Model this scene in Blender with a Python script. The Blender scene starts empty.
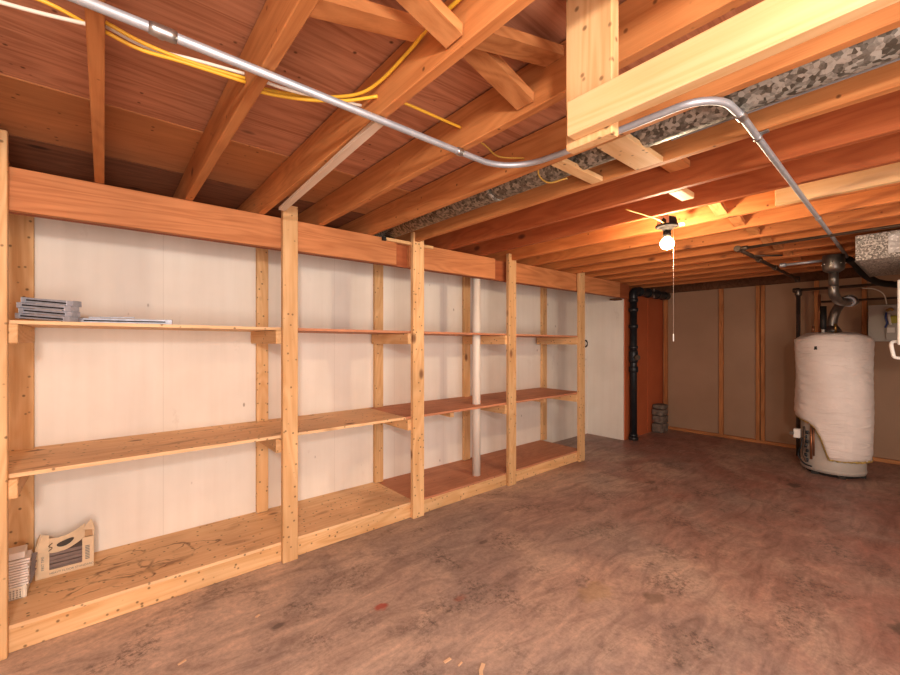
import bpy, bmesh, math, random
from mathutils import Vector, Matrix
random.seed(7)
sc = bpy.context.scene
COL = sc.collection

# ------------------------------------------------------------------ materials
def nt(name):
    m = bpy.data.materials.new(name); m.use_nodes = True
    t = m.node_tree; t.nodes.clear()
    out = t.nodes.new('ShaderNodeOutputMaterial'); b = t.nodes.new('ShaderNodeBsdfPrincipled')
    t.links.new(b.outputs[0], out.inputs[0])
    return m, t, b
def N(t, typ, **kw):
    n = t.nodes.new(typ)
    for k, v in kw.items():
        if k.startswith('_'): setattr(n, k[1:], v)
        else: n.inputs[k].default_value = v
    return n
def ramp(t, fac, stops, interp='LINEAR'):
    r = t.nodes.new('ShaderNodeValToRGB'); r.color_ramp.interpolation = interp
    el = r.color_ramp.elements
    while len(el) < len(stops): el.new(0.5)
    for e, (p, c) in zip(el, stops):
        e.position = p; e.color = (*c, 1) if len(c) == 3 else c
    t.links.new(fac, r.inputs[0]); return r.outputs[0]
def mix(t, fac, a, b, mode='MIX'):
    m = t.nodes.new('ShaderNodeMix'); m.data_type = 'RGBA'; m.blend_type = mode; m.clamp_result = False
    for s, v in ((0, fac), (6, a), (7, b)):
        if hasattr(v, 'links') or isinstance(v, bpy.types.NodeSocket): t.links.new(v, m.inputs[s])
        else: m.inputs[s].default_value = v if s == 0 else (*v, 1)
    return m.outputs[2]
def mth(t, op, a, b=0.0, clamp=False):
    m = t.nodes.new('ShaderNodeMath'); m.operation = op; m.use_clamp = clamp
    for i, v in enumerate((a, b)):
        if isinstance(v, bpy.types.NodeSocket): t.links.new(v, m.inputs[i])
        else: m.inputs[i].default_value = v
    return m.outputs[0]
def coords(t, scale=(1, 1, 1), rand=True):
    tc = t.nodes.new('ShaderNodeTexCoord')
    v = tc.outputs['Object']
    if rand:
        oi = t.nodes.new('ShaderNodeObjectInfo')
        k = mth(t, 'MULTIPLY', oi.outputs['Random'], 37.0)
        cb = t.nodes.new('ShaderNodeCombineXYZ')
        for i in range(3): t.links.new(k, cb.inputs[i])
        ad = t.nodes.new('ShaderNodeVectorMath'); ad.operation = 'ADD'
        t.links.new(v, ad.inputs[0]); t.links.new(cb.outputs[0], ad.inputs[1]); v = ad.outputs[0]
    mp = N(t, 'ShaderNodeMapping'); mp.inputs['Scale'].default_value = scale
    t.links.new(v, mp.inputs[0]); return mp.outputs[0]
def noise(t, vec, scale, detail=4, rough=.6, dist=0):
    n = N(t, 'ShaderNodeTexNoise', Scale=scale, Detail=detail, Roughness=rough, Distortion=dist)
    t.links.new(vec, n.inputs['Vector']); return n.outputs[0]
def bump(t, b, h, strength=.3, dist=.002):
    n = N(t, 'ShaderNodeBump', Strength=strength, Distance=dist)
    t.links.new(h, n.inputs['Height']); t.links.new(n.outputs[0], b.inputs['Normal'])

def wood(name, light, dark, axis='X', knots=.5, contrast=1.0, rough=.6, knotcol=None, spots=0.0, vary=.18):
    m, t, b = nt(name)
    ax = 'XYZ'.index(axis)
    sc1 = [1, 1, 1]; sc1[ax] = .06
    v = coords(t, sc1)
    n1 = noise(t, v, 22, 3, .55, .4)
    sc2 = [1, 1, 1]; sc2[ax] = .03
    v2 = coords(t, sc2)
    n2 = noise(t, v2, 160, 3, .7)
    sc3 = [1, 1, 1]; sc3[ax] = .12
    v3 = coords(t, sc3)
    big = noise(t, v3, 5, 2, .5, .8)
    rings = mth(t, 'SINE', mth(t, 'MULTIPLY', big, 70))
    rings = mth(t, 'MULTIPLY_ADD', rings, .5); rings.node.inputs[2].default_value = .5
    f = mth(t, 'ADD', mth(t, 'MULTIPLY', n1, .5), mth(t, 'MULTIPLY', n2, .28))
    f = mth(t, 'ADD', f, mth(t, 'MULTIPLY', rings, .22 * contrast))
    c = ramp(t, f, [(.28, dark), (.46, tuple(.55*l+.45*d for l, d in zip(light, dark))), (.66, light)])
    # board to board variation
    oi = t.nodes.new('ShaderNodeObjectInfo')
    br = mth(t, 'MULTIPLY_ADD', oi.outputs['Random'], vary); br.node.inputs[2].default_value = 1 - vary/2
    cb = t.nodes.new('ShaderNodeCombineColor')
    for i in range(3): t.links.new(br, cb.inputs[i])
    c = mix(t, 1.0, c, cb.outputs[0], 'MULTIPLY')
    # large soft patches
    pt = ramp(t, noise(t, coords(t), 2.3, 3, .5), [(.3, (.82, .8, .78)), (.65, (1.06, 1.05, 1.03))])
    c = mix(t, .8, c, pt, 'MULTIPLY')
    if knots > 0:
        sk = [1, 1, 1]; sk[ax] = .55
        vk = coords(t, sk)
        vo = N(t, 'ShaderNodeTexVoronoi', Scale=4.2); t.links.new(vk, vo.inputs['Vector'])
        sel = N(t, 'ShaderNodeSeparateColor'); t.links.new(vo.outputs['Color'], sel.inputs[0])
        on = mth(t, 'LESS_THAN', sel.outputs[0], min(1, knots*1.8))
        kn = ramp(t, vo.outputs['Distance'], [(.0, (1, 1, 1)), (.06, (.8, .8, .8)), (.12, (0, 0, 0))])
        kc = knotcol or tuple(x*.28 for x in dark)
        c = mix(t, mth(t, 'MULTIPLY', kn, on), c, kc)
    if spots > 0:
        vs = N(t, 'ShaderNodeTexVoronoi', Scale=24); t.links.new(coords(t), vs.inputs['Vector'])
        sl = N(t, 'ShaderNodeSeparateColor'); t.links.new(vs.outputs['Color'], sl.inputs[0])
        on2 = mth(t, 'LESS_THAN', sl.outputs[1], min(1, spots*4))
        k2 = ramp(t, vs.outputs['Distance'], [(.0, (1, 1, 1)), (.12, (.7, .7, .7)), (.2, (0, 0, 0))])
        c = mix(t, mth(t, 'MULTIPLY', k2, on2), c, tuple(x*.3 for x in dark))
    t.links.new(c, b.inputs['Base Color'])
    b.inputs['Roughness'].default_value = rough
    b.inputs['Specular IOR Level'].default_value = .25
    bump(t, b, n2, .25, .001)
    return m

FIR_L, FIR_D = (.62, .285, .115), (.43, .165, .055)
M = {}
for ax in 'XYZ':
    M['fir'+ax] = wood('fir lumber '+ax, FIR_L, FIR_D, ax, .35, 1.0, .62)
    M['pine'+ax] = wood('pale pine '+ax, (.82, .56, .31), (.66, .38, .17), ax, .5, .7, .6, (.22, .10, .05), .2)
    M['beam'+ax] = wood('beam lumber '+ax, (.66, .295, .13), (.47, .18, .07), ax, .5, .8, .6, (.10, .035, .02))
M['pale'] = wood('fresh pale board', (.80, .56, .32), (.70, .43, .2), 'Y', .2, .6, .6)
M['white_strip'] = wood('bleached strip', (.85, .72, .6), (.72, .55, .42), 'Y', 0, .5, .7)
M['joist'] = wood('joist lumber', (.66, .30, .115), (.47, .18, .06), 'Y', .35, .55, .62, (.12, .04, .02), .03, .22)
M['joist_red'] = wood('red joist lumber', (.48, .155, .055), (.34, .09, .03), 'Y', .3, .7, .62, (.1, .03, .015))
M['plyceil_far'] = wood('smooth subfloor plywood', (.56, .26, .11), (.44, .19, .075), 'X', .45, .5, .7, (.06, .025, .012), .05, 0)
M['plyceil'] = wood('subfloor plywood', (.66, .33, .20), (.36, .14, .07), 'X', .3, .5, .7, (.03, .015, .01), .03, 0)
M['joist_redX'] = wood('red beam ply', (.46, .15, .06), (.34, .10, .04), 'X', .3, .6, .62)
M['joist_far'] = wood('far joist lumber', (.64, .25, .085), (.46, .15, .045), 'Y', .35, .6, .62, (.12, .04, .02), .03, .22)
M['plyceil2'] = wood('darker subfloor', (.30, .125, .06), (.18, .065, .028), 'X', .2, .8, .7, None, 0, 0)
M['plyred'] = wood('red plywood', (.64, .32, .19), (.50, .215, .12), 'X', .15, .5, .6, None, .05)
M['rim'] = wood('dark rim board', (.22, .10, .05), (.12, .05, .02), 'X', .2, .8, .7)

def ply_stained():
    m = wood('pale plywood with stains', (.90, .64, .385), (.76, .48, .255), 'X', .3, .7, .55, (.26, .11, .055), .22, .06)
    t = m.node_tree; b = [n for n in t.nodes if n.type == 'BSDF_PRINCIPLED'][0]
    src = b.inputs['Base Color'].links[0].from_socket
    tc = t.nodes.new('ShaderNodeTexCoord')
    w = N(t, 'ShaderNodeTexNoise', Scale=7, Detail=3); t.links.new(tc.outputs['Object'], w.inputs['Vector'])
    sub = t.nodes.new('ShaderNodeVectorMath'); sub.operation = 'MULTIPLY_ADD'
    t.links.new(w.outputs['Color'], sub.inputs[0]); sub.inputs[1].default_value = (.16, .16, 0)
    t.links.new(tc.outputs['Object'], sub.inputs[2])
    tot = None
    # (object coordinates of the shelving: origin at (2,2.73,0))
    for (x, y, rx, ry, wd) in ((.10, 3.15, .12, .06, .11), (.09, 2.97, .15, .09, .13), (.30, 3.02, .13, .13, .10),
                               (.45, 3.03, .13, .06, .10), (.02, 2.86, .2, .06, .10), (-.12, 2.99, .10, .05, .10), (.27, 2.90, .07, .03, .3)):
        mp = N(t, 'ShaderNodeMapping'); mp.inputs['Location'].default_value = (-(x-2+.08)/rx, -(y-2.73+.08)/ry, 0)
        mp.inputs['Scale'].default_value = (1/rx, 1/ry, 0)
        t.links.new(sub.outputs[0], mp.inputs[0])
        ln = t.nodes.new('ShaderNodeVectorMath'); ln.operation = 'LENGTH'; t.links.new(mp.outputs[0], ln.inputs[0])
        d = mth(t, 'ABSOLUTE', mth(t, 'SUBTRACT', ln.outputs['Value'], 1.0))
        ring = mth(t, 'SUBTRACT', 1.0, mth(t, 'DIVIDE', d, wd), True)
        tot = ring if tot is None else mth(t, 'MAXIMUM', tot, ring)
    pn = noise(t, tc.outputs['Object'], 9, 3)
    msk = mth(t, 'MULTIPLY', tot, ramp(t, pn, [(.36, (0, 0, 0)), (.60, (1, 1, 1))]))
    c = mix(t, mth(t, 'MULTIPLY', msk, .85), src, (.16, .07, .035))
    t.links.new(c, b.inputs['Base Color'])
    return m
def add_patches(m, k=.5):
    t = m.node_tree; b = [n for n in t.nodes if n.type == 'BSDF_PRINCIPLED'][0]
    src = b.inputs['Base Color'].links[0].from_socket
    f = ramp(t, noise(t, coords(t, (.35, 1, 1)), 9, 2, .5, .3), [(.60, (0, 0, 0)), (.70, (k, k, k))])
    t.links.new(mix(t, f, src, (.30, .13, .06)), b.inputs['Base Color'])
M['plylight'] = wood('pale plywood', (.90, .64, .385), (.76, .48, .255), 'X', .3, .7, .55, (.26, .11, .055), .22, .06)
M['plystain'] = ply_stained()
add_patches(M['plylight']); add_patches(M['plystain'], .4); add_patches(M['plyred'], .2)

def plain(name, col, rough=.5, metal=0, bumpk=0, spec=.4, var=.0, vscale=6):
    m, t, b = nt(name)
    b.inputs['Roughness'].default_value = rough; b.inputs['Metallic'].default_value = metal
    b.inputs['Specular IOR Level'].default_value = spec
    v = coords(t)
    n = noise(t, v, vscale, 4)
    lo = tuple(x*(1-var) for x in col); hi = tuple(min(1, x*(1+var)) for x in col)
    t.links.new(ramp(t, n, [(.3, lo), (.7, hi)]), b.inputs['Base Color'])
    if bumpk: bump(t, b, noise(t, v, vscale*8, 3), bumpk, .003)
    return m
M['conduit'] = plain('galvanised conduit', (.47, .49, .53), .45, .5, 0, .5, .1, 20)
M['fitting'] = plain('zinc fitting', (.45, .45, .45), .35, .9, 0, .5, .15, 30)
M['vent'] = plain('dull vent metal', (.22, .20, .18), .38, .85, .1, .5, .25, 14)
M['black_iron'] = plain('black cast iron', (.022, .024, .028), .35, .1, .2, .5, .3, 20)
M['iron_pipe'] = plain('dark iron pipe', (.10, .065, .045), .45, .5, 0, .5, .3, 12)
M['steel_rail'] = plain('grey steel rail', (.50, .53, .60), .5, .35, 0, .5, .2, 30)
M['pvc'] = plain('white plastic pipe', (.82, .76, .68), .4, 0, 0, .4, .04)
M['blanket'] = plain('white vinyl blanket', (.84, .75, .70), .5, 0, .0, .4, .05, 4)
_m = M['blanket']; _t = _m.node_tree; _b = [n for n in _t.nodes if n.type == 'BSDF_PRINCIPLED'][0]
bump(_t, _b, noise(_t, coords(_t, (1.2, 1.2, 6)), 3.2, 4, .55, 1.2), .9, .02)
M['glasswool'] = plain('yellow glass wool', (.50, .36, .12), .95, 0, .8, .1, .3, 40)
M['tank'] = plain('grey enamel tank', (.50, .45, .40), .4, 0, 0, .4, .06)
M['tank_dark'] = plain('dark skirt', (.04, .035, .03), .6)
M['white'] = plain('white plastic', (.82, .80, .76), .45)
M['rubber'] = plain('black rubber', (.018, .017, .016), .55, 0, .2)
M['soot'] = plain('dark porcelain and soot', (.018, .014, .012), .8, 0, .2, .1, .4, 30)
M['brass'] = plain('brass valve', (.55, .33, .10), .35, .8)
M['yellow_knob'] = plain('yellow knob', (.45, .42, .06), .5)
M['blue'] = plain('blue wire', (.04, .07, .25), .5)
M['redp'] = plain('red wax', (.5, .05, .03), .5)
M['panel_grey'] = plain('grey enamel panel', (.42, .39, .36), .45, .2, 0, .4, .05)
M['paper'] = plain('white sheet', (.80, .72, .66), .7, 0, 0, .2, .06, 8)
M['basket'] = plain('white basket plastic', (.82, .74, .62), .5)
M['card'] = plain('pale cardboard', (.74, .58, .40), .8, 0, .1, .2, .1, 10)
M['card_in'] = plain('brown cardboard inside', (.52, .33, .19), .85, 0, .1, .2, .1, 10)
M['print'] = plain('grey print', (.20, .21, .21), .8)
M['print_dark'] = plain('dark print', (.08, .07, .06), .8)
M['tile'] = plain('grey brown tile', (.25, .19, .17), .7, 0, 0, .2, .15, 12)
M['pink'] = plain('pink insulation', (.62, .16, .14), .95, 0, .9, .1, .35, 18)
M['grey_ins'] = plain('grey foil scrap', (.55, .53, .52), .6, 0, .5, .3, .3, 14)
M['nmy'] = plain('yellow cable sheath', (.80, .47, .05), .45, 0, 0, .4, .08, 20)
M['nmo'] = plain('ochre cable sheath', (.50, .30, .06), .5)
M['nmw'] = plain('white cable sheath', (.78, .72, .62), .45)
M['cord'] = plain('bead chain', (.8, .7, .6), .4)
M['chip'] = plain('pale wood chip', (.80, .58, .38), .8)
M['stone'] = plain('rough grey stone', (.20, .16, .13), .95, 0, 1.0, .2, .45, 16)
M['copper'] = plain('copper pipe', (.42, .19, .10), .4, .8)
M['dial'] = plain('dial face', (.6, .55, .5), .4)

def galv(name, a, c, scale, metal=.6, rough=.4):
    m, t, b = nt(name)
    vo = N(t, 'ShaderNodeTexVoronoi', Scale=scale); 
    v = coords(t)
    n = noise(t, v, scale*.6, 3, .6, 1.5)
    t.links.new(v, vo.inputs['Vector'])
    s = N(t, 'ShaderNodeSeparateColor'); t.links.new(vo.outputs['Color'], s.inputs[0])
    f = mth(t, 'ADD', mth(t, 'MULTIPLY', s.outputs[0], .6), mth(t, 'MULTIPLY', n, .4))
    col = ramp(t, f, [(.25, a), (.55, tuple((x+y)/2 for x, y in zip(a, c))), (.7, c)])
    t.links.new(col, b.inputs['Base Color'])
    b.inputs['Metallic'].default_value = metal
    t.links.new(mth(t, 'MULTIPLY_ADD', s.outputs[1], .3), b.inputs['Roughness'])
    b.inputs['Roughness'].links[0].from_node.inputs[2].default_value = rough-.1
    return m
M['galv'] = galv('speckled galvanised duct', (.16, .14, .12), (.62, .57, .51), 120, .35, .55)
M['galv_patch'] = galv('pale foil tape', (.40, .38, .36), (.75, .73, .70), 60, .4, .5)
M['duct_round'] = galv('mottled old duct', (.10, .085, .065), (.46, .43, .38), 75, .45, .45)

def wall_white():
    m, t, b = nt('cream painted board')
    tc = t.nodes.new('ShaderNodeTexCoord'); v = tc.outputs['Object']
    base = ramp(t, noise(t, v, 1.6, 4, .55), [(.3, (.82, .755, .68)), (.7, (.90, .85, .78))])
    mp = N(t, 'ShaderNodeMapping'); mp.inputs['Scale'].default_value = (9, 9, .5); t.links.new(v, mp.inputs[0])
    st = ramp(t, noise(t, mp.outputs[0], 1.5, 4, .6), [(.3, (.97, .965, .955)), (.6, (1.01, 1.01, 1.01))])
    c = mix(t, 1, base, st, 'MULTIPLY')
    mp2 = N(t, 'ShaderNodeMapping'); mp2.inputs['Scale'].default_value = (1, 1, .5); t.links.new(v, mp2.inputs[0])
    vo = N(t, 'ShaderNodeTexVoronoi', Scale=9); t.links.new(mp2.outputs[0], vo.inputs['Vector'])
    s = N(t, 'ShaderNodeSeparateColor'); t.links.new(vo.outputs['Color'], s.inputs[0])
    k = mth(t, 'MULTIPLY', mth(t, 'LESS_THAN', s.outputs[0], .30), ramp(t, vo.outputs['Distance'], [(.0, (1, 1, 1)), (.05, (.8, .8, .8)), (.085, (0, 0, 0))]))
    c = mix(t, mth(t, 'MULTIPLY', k, .75), c, (.22, .16, .12))
    sm = ramp(t, noise(t, mp2.outputs[0], 4.5, 5, .7), [(.63, (0, 0, 0)), (.74, (1, 1, 1))])
    c = mix(t, mth(t, 'MULTIPLY', sm, .28), c, (.42, .33, .26))
    # joint lines between sheets every 1.22 m
    sx = N(t, 'ShaderNodeSeparateXYZ'); t.links.new(v, sx.inputs[0])
    fr = mth(t, 'ABSOLUTE', mth(t, 'SUBTRACT', mth(t, 'FRACT', mth(t, 'DIVIDE', sx.outputs[0], .61)), .5))
    ln = mth(t, 'LESS_THAN', fr, .004)
    c = mix(t, mth(t, 'MULTIPLY', ln, .16), c, (.40, .33, .27))
    t.links.new(c, b.inputs['Base Color']); b.inputs['Roughness'].default_value = .62
    b.inputs['Specular IOR Level'].default_value = .25
    bump(t, b, noise(t, v, 40, 3), .08, .002)
    return m
M['wall_white'] = wall_white()
def wall_flat(name, a, c, lines=False):
    m, t, b = nt(name); tc = t.nodes.new('ShaderNodeTexCoord'); v = tc.outputs['Object']
    col = ramp(t, noise(t, v, 1.4, 4, .55), [(.3, a), (.7, c)])
    vo = N(t, 'ShaderNodeTexVoronoi', Scale=6); t.links.new(v, vo.inputs['Vector'])
    s = N(t, 'ShaderNodeSeparateColor'); t.links.new(vo.outputs['Color'], s.inputs[0])
    k = mth(t, 'MULTIPLY', mth(t, 'LESS_THAN', s.outputs[0], .12), ramp(t, vo.outputs['Distance'], [(.0, (1, 1, 1)), (.06, (0, 0, 0))]))
    col = mix(t, mth(t, 'MULTIPLY', k, .4), col, tuple(x*.5 for x in a))
    t.links.new(col, b.inputs['Base Color']); b.inputs['Roughness'].default_value = .7
    b.inputs['Specular IOR Level'].default_value = .2
    return m
M['wall_brown'] = wall_flat('brown gypsum board', (.40, .255, .165), (.46, .30, .20))
M['wall_orange'] = wall_flat('terracotta paint', (.48, .125, .045), (.56, .155, .06))
M['wall_plain'] = wall_flat('plain painted wall', (.50, .38, .28), (.56, .43, .33))

def floor_mat():
    m, t, b = nt('stained concrete')
    tc = t.nodes.new('ShaderNodeTexCoord'); v = tc.outputs['Object']
    n0 = noise(t, v, .55, 5, .62, .6)
    c = ramp(t, n0, [(.33, (.35, .29, .26)), (.44, (.43, .35, .305)), (.54, (.63, .50, .41)), (.66, (.50, .395, .335))])
    # reddish stain, stronger towards the open end of the room
    sx = N(t, 'ShaderNodeSeparateXYZ'); t.links.new(v, sx.inputs[0])
    g = mth(t, 'MULTIPLY_ADD', sx.outputs[0], .28); g.node.inputs[2].default_value = -.02
    g2 = mth(t, 'MULTIPLY', sx.outputs[1], .20)
    gg = mth(t, 'SUBTRACT', g, g2, True)
    r = ramp(t, noise(t, v, 1.1, 5, .6, .8), [(.36, (0, 0, 0)), (.62, (1, 1, 1))])
    rf = mth(t, 'MULTIPLY', mth(t, 'ADD', mth(t, 'MULTIPLY', r, .6), .35, True), mth(t, 'ADD', gg, .12, True), True)
    c = mix(t, rf, c, (.35, .17, .135))
    # sweeping trowel streaks
    mp = N(t, 'ShaderNodeMapping'); mp.inputs['Scale'].default_value = (1, 3.2, 1); mp.inputs['Rotation'].default_value = (0, 0, .5)
    t.links.new(v, mp.inputs[0])
    st = ramp(t, noise(t, mp.outputs[0], 2.4, 6, .68, 1.6), [(.3, (.62, .58, .58)), (.5, (1, 1, 1)), (.68, (1.32, 1.28, 1.24))])
    c = mix(t, .85, c, st, 'MULTIPLY')
    # fine mottling
    fn = ramp(t, noise(t, v, 38, 6, .8), [(.34, (.74, .73, .72)), (.6, (1.08, 1.08, 1.08))])
    c = mix(t, .8, c, fn, 'MULTIPLY')
    # dark scuffs
    dk = mth(t, 'MULTIPLY', ramp(t, noise(t, v, 3.3, 4, .6), [(.50, (0, 0, 0)), (.64, (1, 1, 1))]),
             ramp(t, noise(t, v, 34, 5, .8), [(.46, (0, 0, 0)), (.60, (1, 1, 1))]))
    c = mix(t, mth(t, 'MULTIPLY', dk, .72), c, (.085, .065, .055))
    # pale chalky flecks
    pl = mth(t, 'MULTIPLY', ramp(t, noise(t, v, 4.1, 4, .6, .5), [(.52, (0, 0, 0)), (.66, (1, 1, 1))]),
             ramp(t, noise(t, v, 15, 5, .8), [(.46, (0, 0, 0)), (.64, (1, 1, 1))]))
    c = mix(t, mth(t, 'MULTIPLY', pl, .45), c, (.55, .42, .33))
    # separate little blotches: paint drips and patches that lie on the slab
    for (x, y, rr, col, k) in ((1.172, 1.942, .045, (.42, .05, .03), .75), (3.1, .15, .11, (.07, .06, .045), .6), (2.4, 1.05, .09, (.12, .08, .05), .5),
                               (5.3, .95, .10, (.07, .05, .04), .7), (1.55, 1.75, .06, (.36, .09, .05), .5), (2.1, 2.1, .05, (.10, .07, .06), .6),
                               (.70, 2.15, .05, (.06, .05, .05), .6), (2.25, 1.35, .15, (.52, .35, .16), .35), (4.3, 1.9, .08, (.12, .08, .06), .6)):
        mp = N(t, 'ShaderNodeMapping'); mp.inputs['Location'].default_value = (-x/rr, -y/(rr*.6), 0); mp.inputs['Scale'].default_value = (1/rr, 1/(rr*.6), 0)
        w = N(t, 'ShaderNodeTexNoise', Scale=14); t.links.new(v, w.inputs['Vector'])
        ad = t.nodes.new('ShaderNodeVectorMath'); ad.operation = 'MULTIPLY_ADD'; ad.inputs[1].default_value = (rr*1.4,)*3
        t.links.new(w.outputs['Color'], ad.inputs[0]); t.links.new(v, ad.inputs[2]); t.links.new(ad.outputs[0], mp.inputs[0])
        ln = t.nodes.new('ShaderNodeVectorMath'); ln.operation = 'LENGTH'; t.links.new(mp.outputs[0], ln.inputs[0])
        f = ramp(t, ln.outputs['Value'], [(.5, (k, k, k)), (.95, (0, 0, 0))])
        c = mix(t, f, c, col)
    t.links.new(c, b.inputs['Base Color'])
    t.links.new(ramp(t, noise(t, v, 2, 4), [(.3, (.36,)*3), (.7, (.6,)*3)]), b.inputs['Roughness'])
    b.inputs['Specular IOR Level'].default_value = .4
    bump(t, b, noise(t, v, 9, 6, .7), .15, .004)
    return m
M['floor'] = floor_mat()

m, t, b = nt('lit bulb glass')
b.inputs['Base Color'].default_value = (1, .9, .75, 1)
b.inputs['Emission Color'].default_value = (1, .80, .55, 1)
b.inputs['Emission Strength'].default_value = 560
M['bulb'] = m

# ------------------------------------------------------------------ builders
class MB:
    def __init__(s): s.bm = bmesh.new()
    def box(s, x0, x1, y0, y1, z0, z1, bev=.002, rot=None, piv=None):
        r = bmesh.ops.create_cube(s.bm, size=1)
        vs = r['verts']
        c = Vector(((x0+x1)/2, (y0+y1)/2, (z0+z1)/2)); d = Vector((x1-x0, y1-y0, z1-z0))
        for v in vs: v.co = Vector((v.co.x*d.x, v.co.y*d.y, v.co.z*d.z)) + c
        if rot is not None:
            p = Vector(piv) if piv else c
            for v in vs: v.co = rot @ (v.co-p) + p
        if bev:
            es = list({e for v in vs for e in v.link_edges})
            bmesh.ops.bevel(s.bm, geom=es, offset=min(bev, min(abs(d.x), abs(d.y), abs(d.z))*.3), segments=1, affect='EDGES', profile=.5)
        return s
    def bar(s, p, q, w, h, up=(0, 0, 1), bev=.0015):
        p, q = Vector(p), Vector(q); d = (q-p); L = d.length; d.normalize()
        u = Vector(up); sd = d.cross(u).normalized(); u2 = sd.cross(d).normalized()
        r = bmesh.ops.create_cube(s.bm, size=1); vs = r['verts']; c = (p+q)/2
        for v in vs: v.co = c + d*(v.co.x*L) + sd*(v.co.y*w) + u2*(v.co.z*h)
        if bev:
            es = list({e for v in vs for e in v.link_edges})
            bmesh.ops.bevel(s.bm, geom=es, offset=bev, segments=1, affect='EDGES', profile=.5)
        return s
    def tube(s, pts, r, seg=14, cap=True):
        pts = [Vector(p) for p in pts]; n = len(pts)
        rs = r if isinstance(r, (list, tuple)) else [r]*n
        tan = []
        for i in range(n):
            a = pts[max(0, i-1)]; b_ = pts[min(n-1, i+1)]
            tan.append((b_-a).normalized() if (b_-a).length > 1e-9 else Vector((0, 0, 1)))
        ref = Vector((0, 0, 1)) if abs(tan[0].z) < .9 else Vector((1, 0, 0))
        nrm = (ref - tan[0]*ref.dot(tan[0])).normalized()
        rings = []
        for i in range(n):
            nrm = (nrm - tan[i]*nrm.dot(tan[i]))
            nrm = nrm.normalized(); bn = tan[i].cross(nrm)
            rings.append([s.bm.verts.new(pts[i] + (nrm*math.cos(2*math.pi*k/seg) + bn*math.sin(2*math.pi*k/seg))*rs[i]) for k in range(seg)])
        for i in range(n-1):
            for k in range(seg):
                f = s.bm.faces.new((rings[i][k], rings[i][(k+1) % seg], rings[i+1][(k+1) % seg], rings[i+1][k])); f.smooth = True
        if cap:
            s.bm.faces.new(rings[0][::-1]); s.bm.faces.new(rings[-1])
        return s
    def lathe(s, c, prof, seg=28, axis='Z'):
        c = Vector(c); rings = []
        for (r, h) in prof:
            ring = []
            for k in range(seg):
                a = 2*math.pi*k/seg; x, y = r*math.cos(a), r*math.sin(a)
                o = {'Z': Vector((x, y, h)), 'Y': Vector((x, h, y)), 'X': Vector((h, x, y))}[axis]
                ring.append(s.bm.verts.new(c+o))
            rings.append(ring)
        for i in range(len(rings)-1):
            for k in range(seg):
                f = s.bm.faces.new((rings[i][k], rings[i][(k+1) % seg], rings[i+1][(k+1) % seg], rings[i+1][k])); f.smooth = True
        s.bm.faces.new(rings[0][::-1]); s.bm.faces.new(rings[-1]); return s
    def quad(s, *p):
        s.bm.faces.new([s.bm.verts.new(Vector(q)) for q in p]); return s
    def blob(s, c, d, seed=0, k=.25, sub=3, pw=.55):
        r = bmesh.ops.create_icosphere(s.bm, subdivisions=sub, radius=1)
        rnd = random.Random(seed); ph = [rnd.uniform(0, 6) for _ in range(6)]
        for v in r['verts']:
            n = v.co.copy()
            f = 1 + k*(math.sin(4*n.x+ph[0])*math.cos(5*n.y+ph[1]) + .6*math.sin(9*n.z+ph[2]+3*n.x) + .3*math.sin(17*n.y+ph[3]))
            # squarish
            q = Vector([math.copysign(abs(a)**pw, a) for a in n])
            v.co = Vector(c) + Vector((q.x*d[0], q.y*d[1], q.z*d[2]))*f
        for f in s.bm.faces: f.smooth = True
        return s
    def done(s, name, mat, parent=None, loc=None, smooth=False):
        bmesh.ops.recalc_face_normals(s.bm, faces=s.bm.faces[:])
        root = parent
        off = Vector((0, 0, 0))
        while root is not None: off += root.location; root = root.parent
        if parent is None:
            if loc is None:
                xs = [v.co for v in s.bm.verts]
                loc = ((min(v.x for v in xs)+max(v.x for v in xs))/2, (min(v.y for v in xs)+max(v.y for v in xs))/2, min(v.z for v in xs))
            off = Vector(loc)
        for v in s.bm.verts: v.co -= off
        me = bpy.data.meshes.new(name); s.bm.to_mesh(me); s.bm.free()
        me.materials.append(M[mat] if isinstance(mat, str) else mat)
        o = bpy.data.objects.new(name, me); COL.objects.link(o)
        if parent is not None: o.parent = parent
        else: o.location = off
        return o
def thing(name, label, cat, loc, group=None):
    o = bpy.data.objects.new(name, None); COL.objects.link(o); o.location = loc; o.empty_display_size = .05
    return tag(o, label, cat, group)
def tag(o, label, cat, group=None):
    o['label'] = label; o['category'] = cat
    if group: o['group'] = group
    return o
def struct(o): o['kind'] = 'structure'; return o
def stru(name, mat, *boxes, bev=0, loc=(0, 0, 0)):
    m_ = MB()
    for bx in boxes: m_.box(*bx, bev=bev)
    return struct(m_.done(name, mat, None, loc))
def arc(c, r, a0, a1, n, plane='XY', z=0):
    out = []
    for i in range(n+1):
        a = math.radians(a0+(a1-a0)*i/n); x, y = r*math.cos(a), r*math.sin(a)
        out.append({'XY': (c[0]+x, c[1]+y, z), 'XZ': (c[0]+x, z, c[1]+y), 'YZ': (z, c[0]+x, c[1]+y)}[plane])
    return out
def smoothpath(pts, n=6):
    P = [Vector(p) for p in pts]; P = [P[0]*2-P[1]] + P + [P[-1]*2-P[-2]]; out = []
    for i in range(1, len(P)-2):
        for k in range(n):
            u = k/n; a, b_, c_, d = P[i-1], P[i], P[i+1], P[i+2]
            out.append(.5*((2*b_) + (c_-a)*u + (2*a-5*b_+4*c_-d)*u*u + (3*b_-a-3*c_+d)*u**3))
    out.append(P[-2]); return out
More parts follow.
